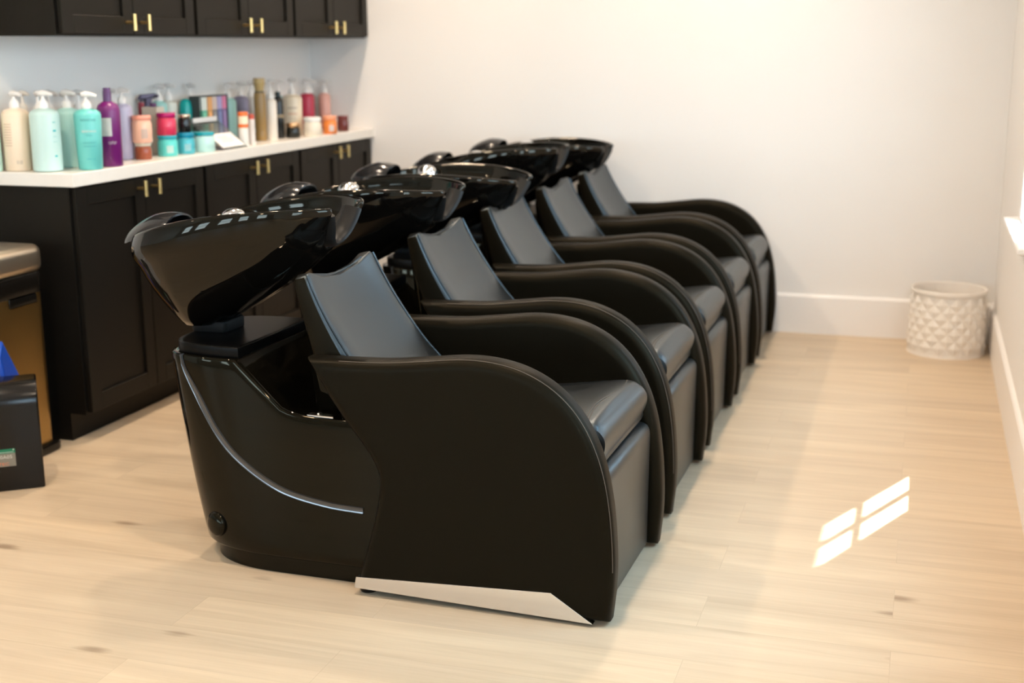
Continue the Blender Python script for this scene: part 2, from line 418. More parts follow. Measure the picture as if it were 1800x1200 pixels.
# ------------------------------------------------------------------ shampoo chair
W2 = .305
def arm_outline():
    top = [(-.131, .612)]+catmull([(-.04, .614), (.08, .618), (.19, .630), (.29, .641), (.37, .638), (.445, .620), (.515, .583), (.572, .528), (.615, .455), (.643, .37), (.659, .27), (.666, .16), (.664, .085)], 5)
    bot = [(.656, .011), (.56, .010), (.3, .012), (.10, .014), (-.013, .016)]
    back = catmull([(.014, .11), (.042, .21), (.057, .285), (.053, .335), (.022, .390), (-.030, .455), (-.072, .515)], 3)
    return top+bot+back
def make_chair():
    t = thing('shampoo_chair', (0, 0, 0), '', 'salon chair', 'row of shampoo chairs')
    # arms
    P = arm_outline()
    for s in (-1, 1):
        a, b = sorted((s*W2, s*(W2-.078)))
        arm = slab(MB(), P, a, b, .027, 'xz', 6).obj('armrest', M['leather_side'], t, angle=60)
        Q = inset(P, .0040)[1:58]
        yy = s*(W2-.012)
        MB().tube([(u, yy, v) for u, v in Q], .0014, 5).obj('stitching', M['stitch'], arm)
        w_ = [(-.006, .050), (.512, .076), (.618, .009), (-.012, .020)]
        y0, y1 = sorted((s*(W2+.003), s*(W2-.020)))
        slab(MB(), w_, y0, y1, .001, 'xz', 1).obj('kick_plate', M['steel'], t, angle=20)
        for fx in (.01, .575):
            MB().lathe([(.022, 0), (.024, .004), (.024, .010), (.012, .013), (.010, .022)], 16, (fx, s*(W2-.04), 0)).obj('foot', M['blackp'], t)
    # hidden frame between the arms
    MB().box(-.02, .575, -.222, .222, .03, .345).obj('frame', M['blackp'], t, False)
    # footrest panel
    fp = rounded([(.585, .018), (.633, .018), (.637, .372), (.560, .372)], [.005, .012, .045, .01], 6)
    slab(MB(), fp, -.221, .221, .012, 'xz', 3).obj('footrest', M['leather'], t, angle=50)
    # seat cushion
    sp_ = catmull([(.06, .452), (.20, .452), (.36, .460), (.50, .478), (.565, .486), (.600, .480), (.620, .455), (.622, .425), (.612, .392), (.592, .376), (.40, .372), (.10, .372), (.05, .40)], 5, True)
    rows = []; hw = .2255
    ny = 22
    for k in range(ny+1):
        y = -hw+2*hw*k/ny; e = abs(y)/hw
        sq = 1-.16*max(0, (e-.86)/.14)**2.2
        cz = .425
        rows.append([(u, y, cz+(v-cz)*sq+(.010*(1-e*e) if v > .44 and u < .60 else 0)-(.007*math.exp(-((e-.55)/.25)**2) if v > .44 and u < .5 else 0)) for u, v in sp_])
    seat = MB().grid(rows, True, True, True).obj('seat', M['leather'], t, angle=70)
    def seat_z(u, y):
        e = abs(y)/hw; v = interp([(.36, .460), (.50, .478), (.565, .486), (.600, .480)], u)
        sq = 1-.16*max(0, (e-.86)/.14)**2.2
        return .425+(v-.425)*sq+.010*(1-e*e)
    for off in (0, .007):
        path = []
        for k in range(41):
            y = -.215+.43*k/40
            u = .578-off+.010*sin(y/.215*pi*1.0)
            path.append((u, y, seat_z(u, y)+.0012))
        MB().tube(path, .0012, 5).obj('stitching', M['stitch'], seat)
    # backrest
    front = catmull([(.12, .44), (.05, .505), (-.01, .567), (-.062, .633), (-.108, .700), (-.144, .765), (-.164, .812)], 4)
    back = catmull([(-.02, .40), (-.09, .455), (-.135, .53), (-.165, .61), (-.190, .70), (-.206, .765), (-.208, .800)], 4)
    nb = 48; rows = []; N = len(front)-1
    def ring(i, sc=1.0, dz=0):
        s = i/N; hwb = .225-.020*s**1.5; fx, fz = front[i]; bx, bz = back[i]; out = []
        for k in range(nb):
            a = 2*pi*k/nb; c_, s_ = cos(a), sin(a); ex = 2/7
            yy = hwb*(abs(c_)**ex)*(1 if c_ > 0 else -1)
            d = (abs(s_)**ex)*(1 if s_ > 0 else -1)
            yy *= sc; d2 = d*sc
            x = bx+(fx-bx)*(d2+1)/2; z = bz+(fz-bz)*(d2+1)/2
            q = (yy/hwb)**2
            if d > 0: x -= .016*d*(1-q)*min(1, s*3); z -= .012*d*(1-q)*min(1, s*3)
            nt_ = .034*max(0, 1-q)**1.0*max(0, (s-.55)/.45)**2
            cr_ = .012*max(0, (abs(yy)/hwb-.86)/.14)**2*max(0, (s-.8)/.2)**2
            out.append((x+nt_*.3, yy, z-nt_-cr_+dz))
        return out
    rows = [ring(i) for i in range(N+1)]+[ring(N, .93, .006), ring(N, .72, .009), ring(N, .35, .010)]
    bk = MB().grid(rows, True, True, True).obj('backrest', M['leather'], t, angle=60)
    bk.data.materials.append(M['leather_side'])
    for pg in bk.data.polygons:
        if pg.normal.x*.84+pg.normal.z*.54 < .22: pg.material_index = 1  # side and back faces take the shaded leather copy
    for s in (-1, 1):
        k = min(range(nb), key=lambda k_: abs(ring(10)[k_][1]-s*.212)+(0 if sin(2*pi*k_/nb) > .2 else 9))
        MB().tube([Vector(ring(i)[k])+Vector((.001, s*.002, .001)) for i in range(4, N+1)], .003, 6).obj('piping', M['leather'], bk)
    # pedestal
    xc = -.25
    def tz(z): return max(0, min(1, (z-.05)/.52))
    def N_(z): return 2.7+2.8*tz(z)
    def xr(z): return -.563-.056*tz(z)
    def hwz(z): return .248-.030*tz(z)
    def surf(x, z):
        if x >= xc: return hwz(z)
        nn = N_(z); q = min(1, (xc-x)/(xc-xr(z))); return hwz(z)*(1-q**nn)**(1/nn)
    hp = catmull([(-.80, .571), (-.50, .571), (-.385, .571), (-.366, .566), (-.345, .535), (-.310, .500), (-.265, .462), (-.215, .443), (-.155, .437), (-.10, .436), (.05, .436)], 5)
    J = 26; cols = []
    st = [('f', .05-(.05-xc)*i/14) for i in range(14)]+[('r', i/J) for i in range(J+1)]
    def pt(kind, q, z, sgn, ex=0.):
        if kind == 'f': return (q, sgn*(hwz(z)-ex), z)
        nn = N_(z); a = q*pi/2; cx = sin(a)**(2/nn) if a > 0 else 0; cy = cos(a)**(2/nn) if q < 1 else 0
        return (xc-(xc-xr(z)-ex)*cx, sgn*(hwz(z)-ex)*cy, z)
    def topz(kind, q):
        z = .571
        for _ in range(6): z = interp(hp, pt(kind, q, z, 1)[0])
        return z
    full = [(k_, q, -1) for k_, q in st]+[(k_, q, 1) for k_, q in reversed(st[:-1])]
    NZ = 16; rows = []
    rows.append([pt(k_, q, .046, sg, .012) for k_, q, sg in full])
    rows.append([pt(k_, q, .048, sg, .004) for k_, q, sg in full])
    for i in range(NZ+1):
        rows.append([pt(k_, q, .054+(topz(k_, q)-.008-.054)*i/NZ, sg) for k_, q, sg in full])
    rows.append([pt(k_, q, topz(k_, q)-.002, sg, .0015) for k_, q, sg in full])
    rows.append([pt(k_, q, topz(k_, q), sg, .006) for k_, q, sg in full])
    rows.append([pt(k_, q, topz(k_, q)-.001, sg, .014) for k_, q, sg in full])
    mb = MB().grid(rows)
    # cap strips between the two sides
    H_ = len(st)-1; last = rows[-1]; strip = []
    for j in range(H_):
        a = Vector(last[j]); b = Vector(last[len(last)-1-j]); r_ = []
        for k in range(9):
            u = k/8; p = a.lerp(b, u); p.z -= .02*sin(pi*u)**.5 if pt(*st[j], .5, 1)[0] > -.34 else 0; r_.append(p)
        strip.append(r_)
    strip.append([Vector(last[H_])]*9)
    mb.grid(strip)
    mb.grid([[Vector(r_[0]) for r_ in rows], [Vector(r_[-1]) for r_ in rows]])
    ped = mb.obj('pedestal', M['gloss'], t, angle=50)
    # plinth
    pr_ = [pt(k_, q, .05, sg, .012) for k_, q, sg in full]
    pr_ = [(x+(.018 if x < -.45 else .018*max(0, (-.25-x)/.2)), y, 0) for x, y, z in pr_]
    MB().grid([[(x, y, z) for x, y, _ in pr_] for z in (0.001, .05)], True, True, True).obj('plinth', M['gloss'], ped, angle=50)
    # curved inlay on both sides
    ip = catmull([(-.548, .572), (-.538, .535), (-.500, .472), (-.438, .372), (-.366, .300), (-.252, .236), (-.122, .209), (-.012, .203)], 7)
    for s in (-1, 1):
        rr = [.0025+.0070*min(1, i/16) for i in range(len(ip))]
        path = [(x, s*(surf(x, z)-.002), z) for x, z in ip]
        rings = []
        for i, p in enumerate(path):
            p = Vector(p); tn = (Vector(path[min(i+1, len(path)-1)])-Vector(path[max(i-1, 0)])).normalized()
            dx = (surf(p.x+.004, p.z)-surf(p.x-.004, p.z))/.008
            nrm = Vector((-dx*1.0, s*1.0, .06)).normalized() if s > 0 else Vector((-dx, -1, .06)).normalized()
            bi = tn.cross(nrm).normalized(); nrm = bi.cross(tn)*1.0
            if nrm.y*s < 0: nrm = -nrm
            w_ = rr[i]
            rings.append([p+bi*w_+nrm*.001, p+bi*w_*.8+nrm*.006, p+bi*w_*.3+nrm*.0045, p-bi*w_*.3+nrm*.0045, p-bi*w_*.8+nrm*.006, p-bi*w_+nrm*.001, p-bi*w_-nrm*.006, p+bi*w_-nrm*.006])
        MB().grid(rings, True, True, True).obj('inlay', M['inlay'], ped, angle=50)
        # round cap
        x, z = -.458, .110; y = surf(x, z); dx = (surf(x+.01, z)-surf(x-.01, z))/.02
        n = Vector((-dx, 1, .05)).normalized(); n = Vector((n.x, n.y*s, n.z))
        q = Vector((0, 0, 1)).rotation_difference(n)
        c = MB().lathe([(.034, -.012), (.035, 0), (.034, .006), (.030, .011), (.020, .0145), (.008, .016), (0.0005, .0163)], 28)
        c.v = [tuple(q @ Vector(v)+Vector((x, y*s, z))) for v in c.v]
        c.obj('cap', M['gloss'], ped, angle=60)
    # top plate, tilt bracket
    pl = [pt(k_, q, .57, sg, .016) for k_, q, sg in full if pt(k_, q, .57, sg)[0] < -.372]
    slab(MB(), [(x, y) for x, y, _ in pl], .569, .600, .005, 'xy', 3).obj('turntable', M['table'], ped, angle=40)
    slab(MB(), rounded([(-.61, -.06), (-.50, -.06), (-.50, .06), (-.61, .06)], .02, 4), .599, .632, .006, 'xy', 2).obj('tilt_bracket', M['matte'], t, angle=40)
    # side latch plate with screw
    for s in (-1, 1):
        lp = MB().box(-.175, -.10, s*.205-.012, s*.205+.012, .434, .4405).obj('latch_plate', M['steel'], t, False, bevel=.001)
        MB().lathe([(.007, 0), (.008, .002), (.005, .005), (.0005, .006)], 14, (-.145, s*.205, .4405)).obj('screw', M['steel'], lp)
    # neck support column between backrest and basin
    slab(MB(), rounded([(-.20, .40), (-.10, .40), (-.16, .58), (-.20, .74), (-.235, .74)], .02, 3), -.12, .12, .02, 'xz', 3).obj('back_support', M['gloss'], t, angle=50)
    # ---- basin, pivoting on the bracket: origin at the pivot
    pv = Vector((-.57, 0, .615))
    half = [(-.166, .066, .912), (-.150, .086, .948), (-.143, .098, .957), (-.158, .128, .9585), (-.192, .162, .959), (-.250, .196, .958), (-.33, .220, .953), (-.42, .230, .943), (-.51, .229, .928), (-.595, .216, .908), (-.665, .188, .887), (-.722, .140, .866), (-.757, .072, .851)]
    rear = [(-.768, 0, .847)]
    mid = [(-.205, 0, .850)]; ntch = [(-.194, .038, .866)]
    loop = mid+ntch+half+rear+[(x, -y, z) for x, y, z in reversed(ntch+half)]
    # order: notch centre -> +y side -> rear -> -y side
    rim = [Vector(p) for p in catmull(loop, 6, True)]
    NR = len(rim)
    cb_ = Vector((-.585, 0, .622))
    rings = []
    K = 16
    for k in range(K, -1, -1):
        s = k/K; r_ = []
        for p in rim:
            d = p-Vector((cb_.x, 0, p.z)); ang = math.atan2(abs(d.y), d.x)  # 0 front, pi rear
            fr_ = max(0, cos(ang)); sd_ = sin(ang); rr_ = max(0, -cos(ang))
            e = 1.25*fr_+2.3*sd_+1.15*rr_
            e /= (fr_+sd_+rr_)
            bx = cb_.x+.062*d.normalized().x; by = .085*d.normalized().y
            tt = s**e                                   # 0 at the rim, 1 at the bottom
            if fr_ > 0: tt = tt*(1-.0)+.0
            bl = .009*sin(pi*min(1, s/.34))*min(1, sd_+.6*rr_)*(1 if p.z > .84 and p.x < -.2 else 0); un = d.normalized()
            zz = p.z-.004+(cb_.z-p.z+.004)*s
            r_.append(Vector((p.x+(bx-p.x)*tt+un.x*bl, p.y+(by-p.y)*tt+un.y*bl, zz)))
        rings.append(r_)
    def toward(p, d, dz):
        c = Vector((-.43, 0, p.z)); v = (c-p); v.z = 0
        return p+v.normalized()*d+Vector((0, 0, dz))
    rings.append([toward(p, .002, .003) for p in rim])
    rings.append([toward(p, .007, .0045) for p in rim])
    rings.append([toward(p, .012, .002) for p in rim])
    rings.append([toward(p, .014, -.004) for p in rim])
    for k in range(1, 12):
        s = k/11; r_ = []
        for p in rim:
            q = toward(p, .014, -.004); bot = Vector((-.50, 0, .765))
            tt = s**2.2
            bx = bot+(q-bot)*.18; bx.z = .765
            v = Vector((q.x+(bx.x-q.x)*tt, q.y+(bx.y-q.y)*tt, q.z+(bx.z-q.z)*(1-(1-s)**1.15)))
            r_.append(v)
        rings.append(r_)
    mb = MB().grid([[v-pv for v in r_] for r_ in rings], True, True, True)
    bs = mb.obj('basin', M['ceramic'], t, loc=tuple(pv), angle=75)
    MB().lathe([(.028, 0), (.028, .003), (.020, .004), (.006, .002)], 20, (-.50-pv.x, 0, .766-pv.z)).obj('drain', M['chrome'], bs)
    # neck rest strip lining the notch
    nk = catmull([(-.172, -.084, .944), (-.178, -.070, .915), (-.190, -.050, .882), (-.200, -.026, .862), (-.203, 0, .856), (-.200, .026, .862), (-.190, .050, .882), (-.178, .070, .915), (-.172, .084, .944)], 5)
    rg = []
    for i, p in enumerate(nk):
        p = Vector(p); tn = (Vector(nk[min(i+1, len(nk)-1)])-Vector(nk[max(i-1, 0)])).normalized()
        ax = Vector((.90, 0, .05)); ax = (ax-ax.dot(tn)*tn).normalized(); nm = tn.cross(ax)
        rg.append([p-pv+ax*(.003+.028*cos(a))+nm*.011*sin(a) for a in [2*pi*k/14 for k in range(14)]])
    MB().grid(rg, True, True, True).obj('neck_rest', M['rubber'], bs, angle=60)
    # mixer hood on the rear rim, open to the front
    rg = []
    prof = [(-.822, .012, .004), (-.818, .034, .018), (-.806, .055, .032), (-.785, .070, .044), (-.755, .082, .054), (-.725, .087, .058), (-.695, .086, .054), (-.672, .082, .047), (-.660, .078, .042)]
    prof = catmull(prof, 3)
    A = [pi*k/22 for k in range(23)]
    def arch(x, ry, rz, z0): return [Vector((x, ry*cos(a)*-1, z0+rz*sin(a)))-pv for a in A]
    outer = [arch(x, ry, rz, (.832+.28*(x+.82))) for x, ry, rz in prof]
    inner = [arch(x, ry-.006, max(.002, rz-.006), .832+.28*(x+.82)) for x, ry, rz in prof]
    MB().grid(outer+[inner[-1]]+list(reversed(inner[:-1]))).obj('mixer_hood', M['hood'], bs, angle=60)
    MB().lathe([(.030, -.075), (.030, -.015), (.040, -.008), (.0405, .002), (.038, .016), (.031, .027), (.019, .035), (.006, .038), (.0005, .0385)], 28, (-.585-pv.x, .165-pv.y, .878-pv.z)).obj('mixer_knob', M['chrome'], bs, angle=60)
    # hand shower resting in the hood
    MB().tube([Vector(q)-pv for q in [(-.74, .02, .845), (-.71, .01, .866), (-.68, .0, .876), (-.655, 0, .872)]], [.012, .013, .016, .019], 14).obj('hand_shower', M['chrome'], bs, angle=60)
    return t, bs
CH = [  # centre y, rotation, basin tilt, label
    (3.150, -1.2, 0.0, 'nearest black leather shampoo chair, its whole side panel and glossy pedestal in view'),
    (3.915, -.5, 4.5, 'black shampoo chair second from the camera, just behind the nearest one'),
    (4.612, 0, 9.0, 'middle black shampoo chair of the row of five, its bowl tipped lowest'),
    (5.315, 0, 1.0, 'black shampoo chair one before the chair at the far wall'),
    (6.002, 0, 7.0, 'farthest black shampoo chair, standing against the far white wall')]
ch0, bs0 = make_chair()
for i, (y, rz, tilt, lab) in enumerate(CH):
    c = ch0 if i == 0 else copy_tree(ch0)
    c.location = (-1.30, y, 0); c.rotation_euler = (0, 0, R(rz)); c['label'] = lab
    for o in c.children:
        if o.name.split('.')[0] == 'basin': o.rotation_euler = (0, R(tilt), 0)

# ------------------------------------------------------------------ faceted waste bin by the far right corner
def facet_bin():
    t = thing('waste_basket', (.152, 6.105, 0), 'white round waste basket with raised diamond facets in the far corner', 'waste basket')
    n = 16; rows_n = 8; H = .295; r0, r1 = .172, .163; mb = MB(); V = []; dz = (H-.035)/rows_n
    def rad(z): return r0+(r1-r0)*z/H
    V.append([(rad(0)*cos(2*pi*k/(2*n)), rad(0)*sin(2*pi*k/(2*n)), 0) for k in range(2*n)])
    mb.add([], [])
    ids = {}
    def vid(i, k, z, r):
        key = (i, k % (2*n))
        if key not in ids:
            a = 2*pi*k/(2*n); ids[key] = len(mb.v); mb.v.append((r*cos(a), r*sin(a), z))
        return ids[key]
    # lattice: ridges (valley lines) on a diamond net, peak at each diamond centre
    def node(i, k): # i in 0..rows, k in 0..2n
        z = .012+dz*i; return vid(('n', i), k, z, rad(z)-.004)
    def peak(i, k):
        z = .012+dz*i; return vid(('p', i), k, z, rad(z)+.004)
    for i in range(1, rows_n):
        for k in range(2*n):
            if (i+k) % 2 == 0:   # diamond centre
                p = peak(i, k); a = node(i-1, k); b = node(i, k+1); c = node(i+1, k); d = node(i, k-1)
                mb.f += [(p, a, b), (p, b, c), (p, c, d), (p, d, a)]
    for k in range(2*n):
        if k % 2 == 0:
            p = node(0, k); b = node(1, k+1); d = node(1, k-1); z0 = vid(('b', 0), k, 0, rad(0)-.002); z1 = vid(('b', 0), k+1, 0, rad(0)-.002); z2 = vid(('b', 0), k-1, 0, rad(0)-.002)
            q1 = node(0, k+1); q2 = node(0, k-1)
            mb.f += [(p, q1, b), (p, d, q2), (z0, z1, q1, p), (z2, z0, p, q2)]
        if (rows_n+k) % 2 == 0:
            p = node(rows_n, k); b = node(rows_n-1, k+1); d = node(rows_n-1, k-1); q1 = node(rows_n, k+1); q2 = node(rows_n, k-1)
            mb.f += [(p, b, q1), (p, q2, d)]
    mb.lathe([(rad(0)-.004, 0), (rad(0)-.006, .002), (rad(H)-.006, H-.03)], 32, cap=False)
    mb.obj('shell', M['pot'], t, False)
    zt = .012+dz*rows_n
    MB().lathe([(rad(zt)-.006, zt), (rad(H)+.002, zt+.006), (rad(H)+.002, H-.003), (rad(H)-.001, H), (rad(H)-.006, H-.003), (rad(H)-.010, .02), (.001, .018)], 32, cap=False).obj('rim', M['pot'], t)
facet_bin()

# ------------------------------------------------------------------ bronze bin, blue dustpan, black box bin
t = thing('trash_can', (-2.83, 3.42, 0), 'tall bronze metal trash can with champagne lid, beside the cabinet end', 'trash can')
def rbox(x0, x1, y0, y1, r=.035): return rounded([(x0, y0), (x1, y0), (x1, y1), (x0, y1)], r, 5)
D0 = -.238
slab(MB(), rbox(D0, .0, 0, .27), .025, .565, .002, 'xy', 1).obj('body', M['bronze'], t, angle=30)
slab(MB(), rbox(D0-.008, .018, -.012, .288), .0, .035, .008, 'xy', 2).obj('base_ring', M['blackp'], t, angle=30)
slab(MB(), rbox(D0-.002, .004, -.004, .274), .562, .632, .004, 'xy', 2).obj('collar', M['blackp'], t, angle=30)
slab(MB(), rbox(D0-.004, .010, -.008, .280, .045), .630, .725, .028, 'xy', 5).obj('lid', M['lid'], t, angle=50)
slab(MB(), rbox(.0, .006, .085, .225, .002), .532, .562, .002, 'xy', 2).obj('handle', M['blackp'], t, angle=40)

dp = slab(MB(), [(-.05, .40), (-.03, .45), (.04, .318), (.09, .02), (.03, .01)], -.010, .010, .004, 'yz', 2).obj('dustpan', M['blue'], None, angle=40, loc=(-2.79, 3.43, 0))
tag(dp, 'blue plastic dustpan leaning between the bronze trash can and the black box', 'dustpan')

t = thing('plastic_bin', (-2.61, 3.33, 0), 'low glossy black plastic box with rounded top and small green and grey sticker', 'plastic box', rz=math.atan2(-.62, -.785))
# local x runs along the face, local +y towards the room
Lb = .30
side = rounded([(.0, .0), (.012, .30), (-.035, .345), (-.13, .345), (-.13, 0)], [.004, .03, .05, .01, .004], 6)
slab(MB(), side, 0, Lb, .006, 'yz', 3).obj('body', M['blackp'], t, angle=40)
lb = MB().box(.081, .20, .0035, .0052, .083, .141).obj('sticker', cmat((.20, .18, .14), .5), t, False)
MB().box(.081, .20, .0050, .0056, .126, .141).obj('sticker_band', cmat((.0, .16, .075), .5), lb, False)
MB().box(.086, .20, .0054, .0060, .1285, .1305).obj('sticker_rule', cmat((.35, .45, .38), .5), lb, False)
mb = MB(); mb.add([(.083, .0062, .137), (.087, .0062, .140), (.0872, .0062, .134)], [(0, 1, 2)])
mb.obj('sticker_arrow', cmat((.7, .62, .58), .5), lb, False)
def text(s, size, m, parent, loc, rot, name='lettering', bend=0, extrude=0, wide=None):
    c = bpy.data.curves.new('t', 'FONT'); c.body = s; c.size = size; c.align_x = 'CENTER'; c.extrude = extrude; c.resolution_u = 2
    o = bpy.data.objects.new('t', c); COL.objects.link(o)
    me = bpy.data.meshes.new_from_object(o.evaluated_get(bpy.context.evaluated_depsgraph_get()))
    bpy.data.objects.remove(o); me.name = name
    if wide:
        xs = [v.co.x for v in me.vertices]; k = wide/(max(xs)-min(xs))
        for v in me.vertices: v.co.x *= k
    if bend:
        for v in me.vertices:
            a = v.co.x/bend; z = v.co.z; v.co.x = (bend+z)*sin(a); v.co.z = (bend+z)*cos(a)-bend
    ob = bpy.data.objects.new(name, me); COL.objects.link(ob); me.materials.clear(); me.materials.append(m)
    ob.parent = parent; ob.location = loc; ob.rotation_euler = rot; return ob
text('001/00A05', .016, cmat((.62, .57, .50), .5), lb, (.128, .0062, .109), (R(90), 0, R(180)), wide=.075)
text('SENTEC', .013, cmat((.65, .18, .08), .5), lb, (.133, .0064, .0875), (R(90), 0, R(180)), wide=.062)

# ------------------------------------------------------------------ hair products
ZT = .9525
WHT = (.82, .79, .76)
def facecam(x, y): return math.atan2(-y, -x)-pi/2+pi    # turns local -y towards the room side
def body_prof(r, h, shoulder=.03, taper=0., neck=.35):
    rb = r*(1-taper)
    return [(rb*.9, 0), (rb, .004), (rb+(r-rb)*.5, h*.5), (r, h-shoulder), (r*.94, h-shoulder*.55), (r*.72, h-shoulder*.18), (r*neck+.003, h), (r*neck, h+.001)]
def pump(x, y, r, h, ph, col, label, capcol=WHT, grp='pump bottles on the counter', ang=0, text_=None, tcol=None, taper=0., bands=None, rough=.33, sx=1.0):
    t = thing('pump_bottle', (x, y, ZT), label, 'pump bottle', grp, R(ang))
    b = MB().lathe(body_prof(r, h, .022, taper), 28).obj('bottle_body', cmat(col, rough), t, angle=50)
    n = ph-h
    m = MB().lathe([(.016, 0), (.017, .004), (.0165, .020), (.010, .028), (.0055, .034), (.005, n-.010), (.008, n-.008)], 16, (0, 0, h-.001))
    # spout head
    m.tube([(.0, .014, ph-.008), (0, 0, ph-.006), (0, -.020, ph-.007), (0, -.040, ph-.012)], [.009, .011, .008, .0045], 10)
    m.obj('pump_head', cmat(capcol, .35), t, angle=50)
    fz = math.atan2(-y, -x)-R(ang)          # direction of the room side
    if bands:
        for z0, z1, half, c, *of in bands:
            fo = fz+(of[0] if of else 0)
            K = 14
            ro = lambda z: r*(1-taper)+(r-r*(1-taper))*min(1, z/(h-.022))+.0006
            g = [[(ro(z)*cos(fo+half*(2*k/K-1)), ro(z)*sin(fo+half*(2*k/K-1)), z) for k in range(K+1)] for z in (z0, z1)]
            MB().grid(g).obj('printed_label', cmat(c, .45), t)
    if text_:
        for s_, zz, size, wd, c in text_:
            a = fz+.05; rr = r*(1-taper)+(r*taper)*min(1, zz/h)+.0009
            text(s_, size, cmat(c, .5), b, (rr*cos(a), rr*sin(a), zz), (R(90), 0, a+pi/2), bend=rr, wide=wd)
    return t
def simple(name, x, y, parts, label, cat, grp=None, z=ZT, rz=0):
    # parts: list of (part name, profile or box, material colour, rough)
    t = thing(name, (x, y, z), label, cat, grp, rz)
    for pn, geo, c, ro in parts:
        (MB().lathe(geo, 26) if isinstance(geo, list) else geo).obj(pn, c if not isinstance(c, tuple) else cmat(c, ro), t, angle=45)
    return t
def jar(x, y, r, h, col, lidcol, label, z=ZT, lidh=.018, grp='product jars on the counter', flare=0., metal=0, lr=1.02, labelc=None):
    hb = h-lidh
    ps = [('jar_body', [(r*(1-flare)*.93, 0), (r*(1-flare), .004), (r, hb*.5), (r*.99, hb*.82), (r*.86, hb)], cmat(col, .2), 0),
          ('lid', [(r*.9*lr, hb), (r*.95*lr, hb+.002), (r*.95*lr, h-.003), (r*.90*lr, h), (0.0005, h)], cmat(lidcol, .25, metal=metal), 0)]
    t = simple('jar', x, y, ps, label, 'jar', grp, z)
    if labelc:
        fz = math.atan2(-y, -x); K = 8
        g = [[((r*1.004)*cos(fz+.25+.35*(2*k/K-1)), (r*1.004)*sin(fz+.25+.35*(2*k/K-1)), zz) for k in range(K+1)] for zz in (hb*.2, hb*.62)]
        MB().grid(g).obj('printed_label', cmat(labelc, .45), t)
    return t
TEAL = (.14, .54, .50); MINT = (.46, .72, .66); CREAM = (.86, .70, .53); LAV = (.50, .46, .60); PEACH = (.86, .48, .32)
INK = (.10, .25, .25)
# front row
pump(-3.060, 3.790, .024, .208, .269, (.55, .78, .66), 'pale green pump bottle at the very end of the counter, cut by the photo edge', ang=60)
pump(-2.999, 3.838, .046, .213, .269, CREAM, 'large cream pump bottle with brown back print at the counter end', ang=75,
     bands=[(z_, z_+.004, .34, (.66, .50, .36), -.72) for z_ in (.158, .149, .140, .131, .122, .113, .104, .095, .086)], text_=[('||| ||||', .028, .014, .018, (.25, .22, .2))])
pump(-2.884, 3.842, .050, .213, .271, (.50, .67, .63), 'pale mint pump bottle with teal side print, between the cream and bright teal ones', ang=85,
     bands=[(.165, .170, .12, (.25, .55, .52), .62), (.136, .142, .12, (.02, .42, .45), .62), (.118, .121, .14, (.35, .58, .55), .62), (.10, .103, .14, (.35, .58, .55), .62), (.05, .056, .10, (.02, .42, .45), .62)])
pump(-2.905, 4.000, .045, .207, .268, (.42, .70, .66), 'mint pump bottle half hidden just behind the bright teal one', ang=85)
pump(-2.778, 3.935, .047, .208, .264, TEAL, 'bright teal tapered pump bottle at the front corner of the counter', ang=100, taper=.12,
     text_=[('KERASTASE', .168, .012, .052, (.03, .22, .22)), ('RESISTANCE', .130, .010, .05, (.75, .62, .56)), ('BAIN', .118, .006, .02, (.05, .30, .32)),
            ('FORCE ARCHITECTE', .092, .006, .046, (.05, .30, .32)), ('SHAMPOOING', .080, .006, .042, (.05, .30, .32)), ('1000 ml', .036, .007, .03, (.04, .35, .42))])
t = simple('squeeze_bottle', -2.782, 4.066, [
    ('bottle_body', [(.037, 0), (.041, .004), (.041, .19), (.040, .205), (.033, .218), (.019, .226), (.015, .228)], (.16, .012, .14), .3),
    ('cap', [(.0145, .226), (.0145, .262), (.013, .266), (.0125, .276), (.0005, .277)], (.10, .035, .13), .3)],
    'tall plum purple bottle with a silver label, beside the bright teal pump', 'bottle')
fz = math.atan2(-4.066, 2.782)
MB().grid([[(.0416*cos(fz-.35+.55*(2*k/12-1)), .0416*sin(fz-.35+.55*(2*k/12-1)), z) for k in range(13)] for z in (.108, .172)]).obj('printed_label', cmat((.55, .54, .52), .4), t)
text('color', .020, cmat((.55, .45, .52), .4), t, (.0418*cos(fz+.2), .0418*sin(fz+.2), .080), (R(90), 0, fz+.2+pi/2), bend=.0418, wide=.03)
pump(-2.90, 4.331, .036, .208, .264, LAV, 'lavender pump bottle behind the purple bottle', ang=80)
simple('bottle', -2.925, 4.578, [('bottle_body', MB().box(-.033, .033, -.028, .028, 0, .185), (.62, .54, .44), .4), ('cap', MB().lathe([(.014, .185), (.014, .20), (.0005, .201)], 14), (.10, .02, .10), .4)],
       'tall flat beige bottle behind the two stacked jars of peach and amber', 'bottle')
jar(-2.830, 4.345, .031, .062, (.30, .07, .03), (.66, .60, .48), 'dark amber jar under the peach jar', lidh=.012)
jar(-2.830, 4.345, .037, .102, (.88, .50, .36), (.90, .36, .26), 'peach jar with coral lid stacked on the amber jar', z=ZT+.0625, lidh=.016, labelc=(.55, .40, .33))
jar(-2.827, 4.511, .039, .080, (.10, .58, .54), (.02, .34, .42), 'turquoise jar with white label under the red jar', lidh=.014, labelc=(.42, .60, .56))
jar(-2.827, 4.511, .038, .086, (.62, .04, .10), (.42, .0, .12), 'cherry red jar stacked on the turquoise jar', z=ZT+.0805, lidh=.018)
jar(-2.816, 4.624, .037, .084, (.06, .42, .50), (.0, .22, .36), 'deep teal blue jar under a small black jar', lidh=.020, labelc=(.25, .48, .52))
jar(-2.816, 4.624, .026, .070, (.005, .005, .005), (.75, .60, .45), 'small black jar with gold lid stacked on the deep teal jar', z=ZT+.0845, lidh=.012, metal=1)
jar(-2.790, 4.724, .043, .080, (.50, .74, .70), (.0, .30, .36), 'wide pale mint jar with dark teal lid beside the card stand', lidh=.014)
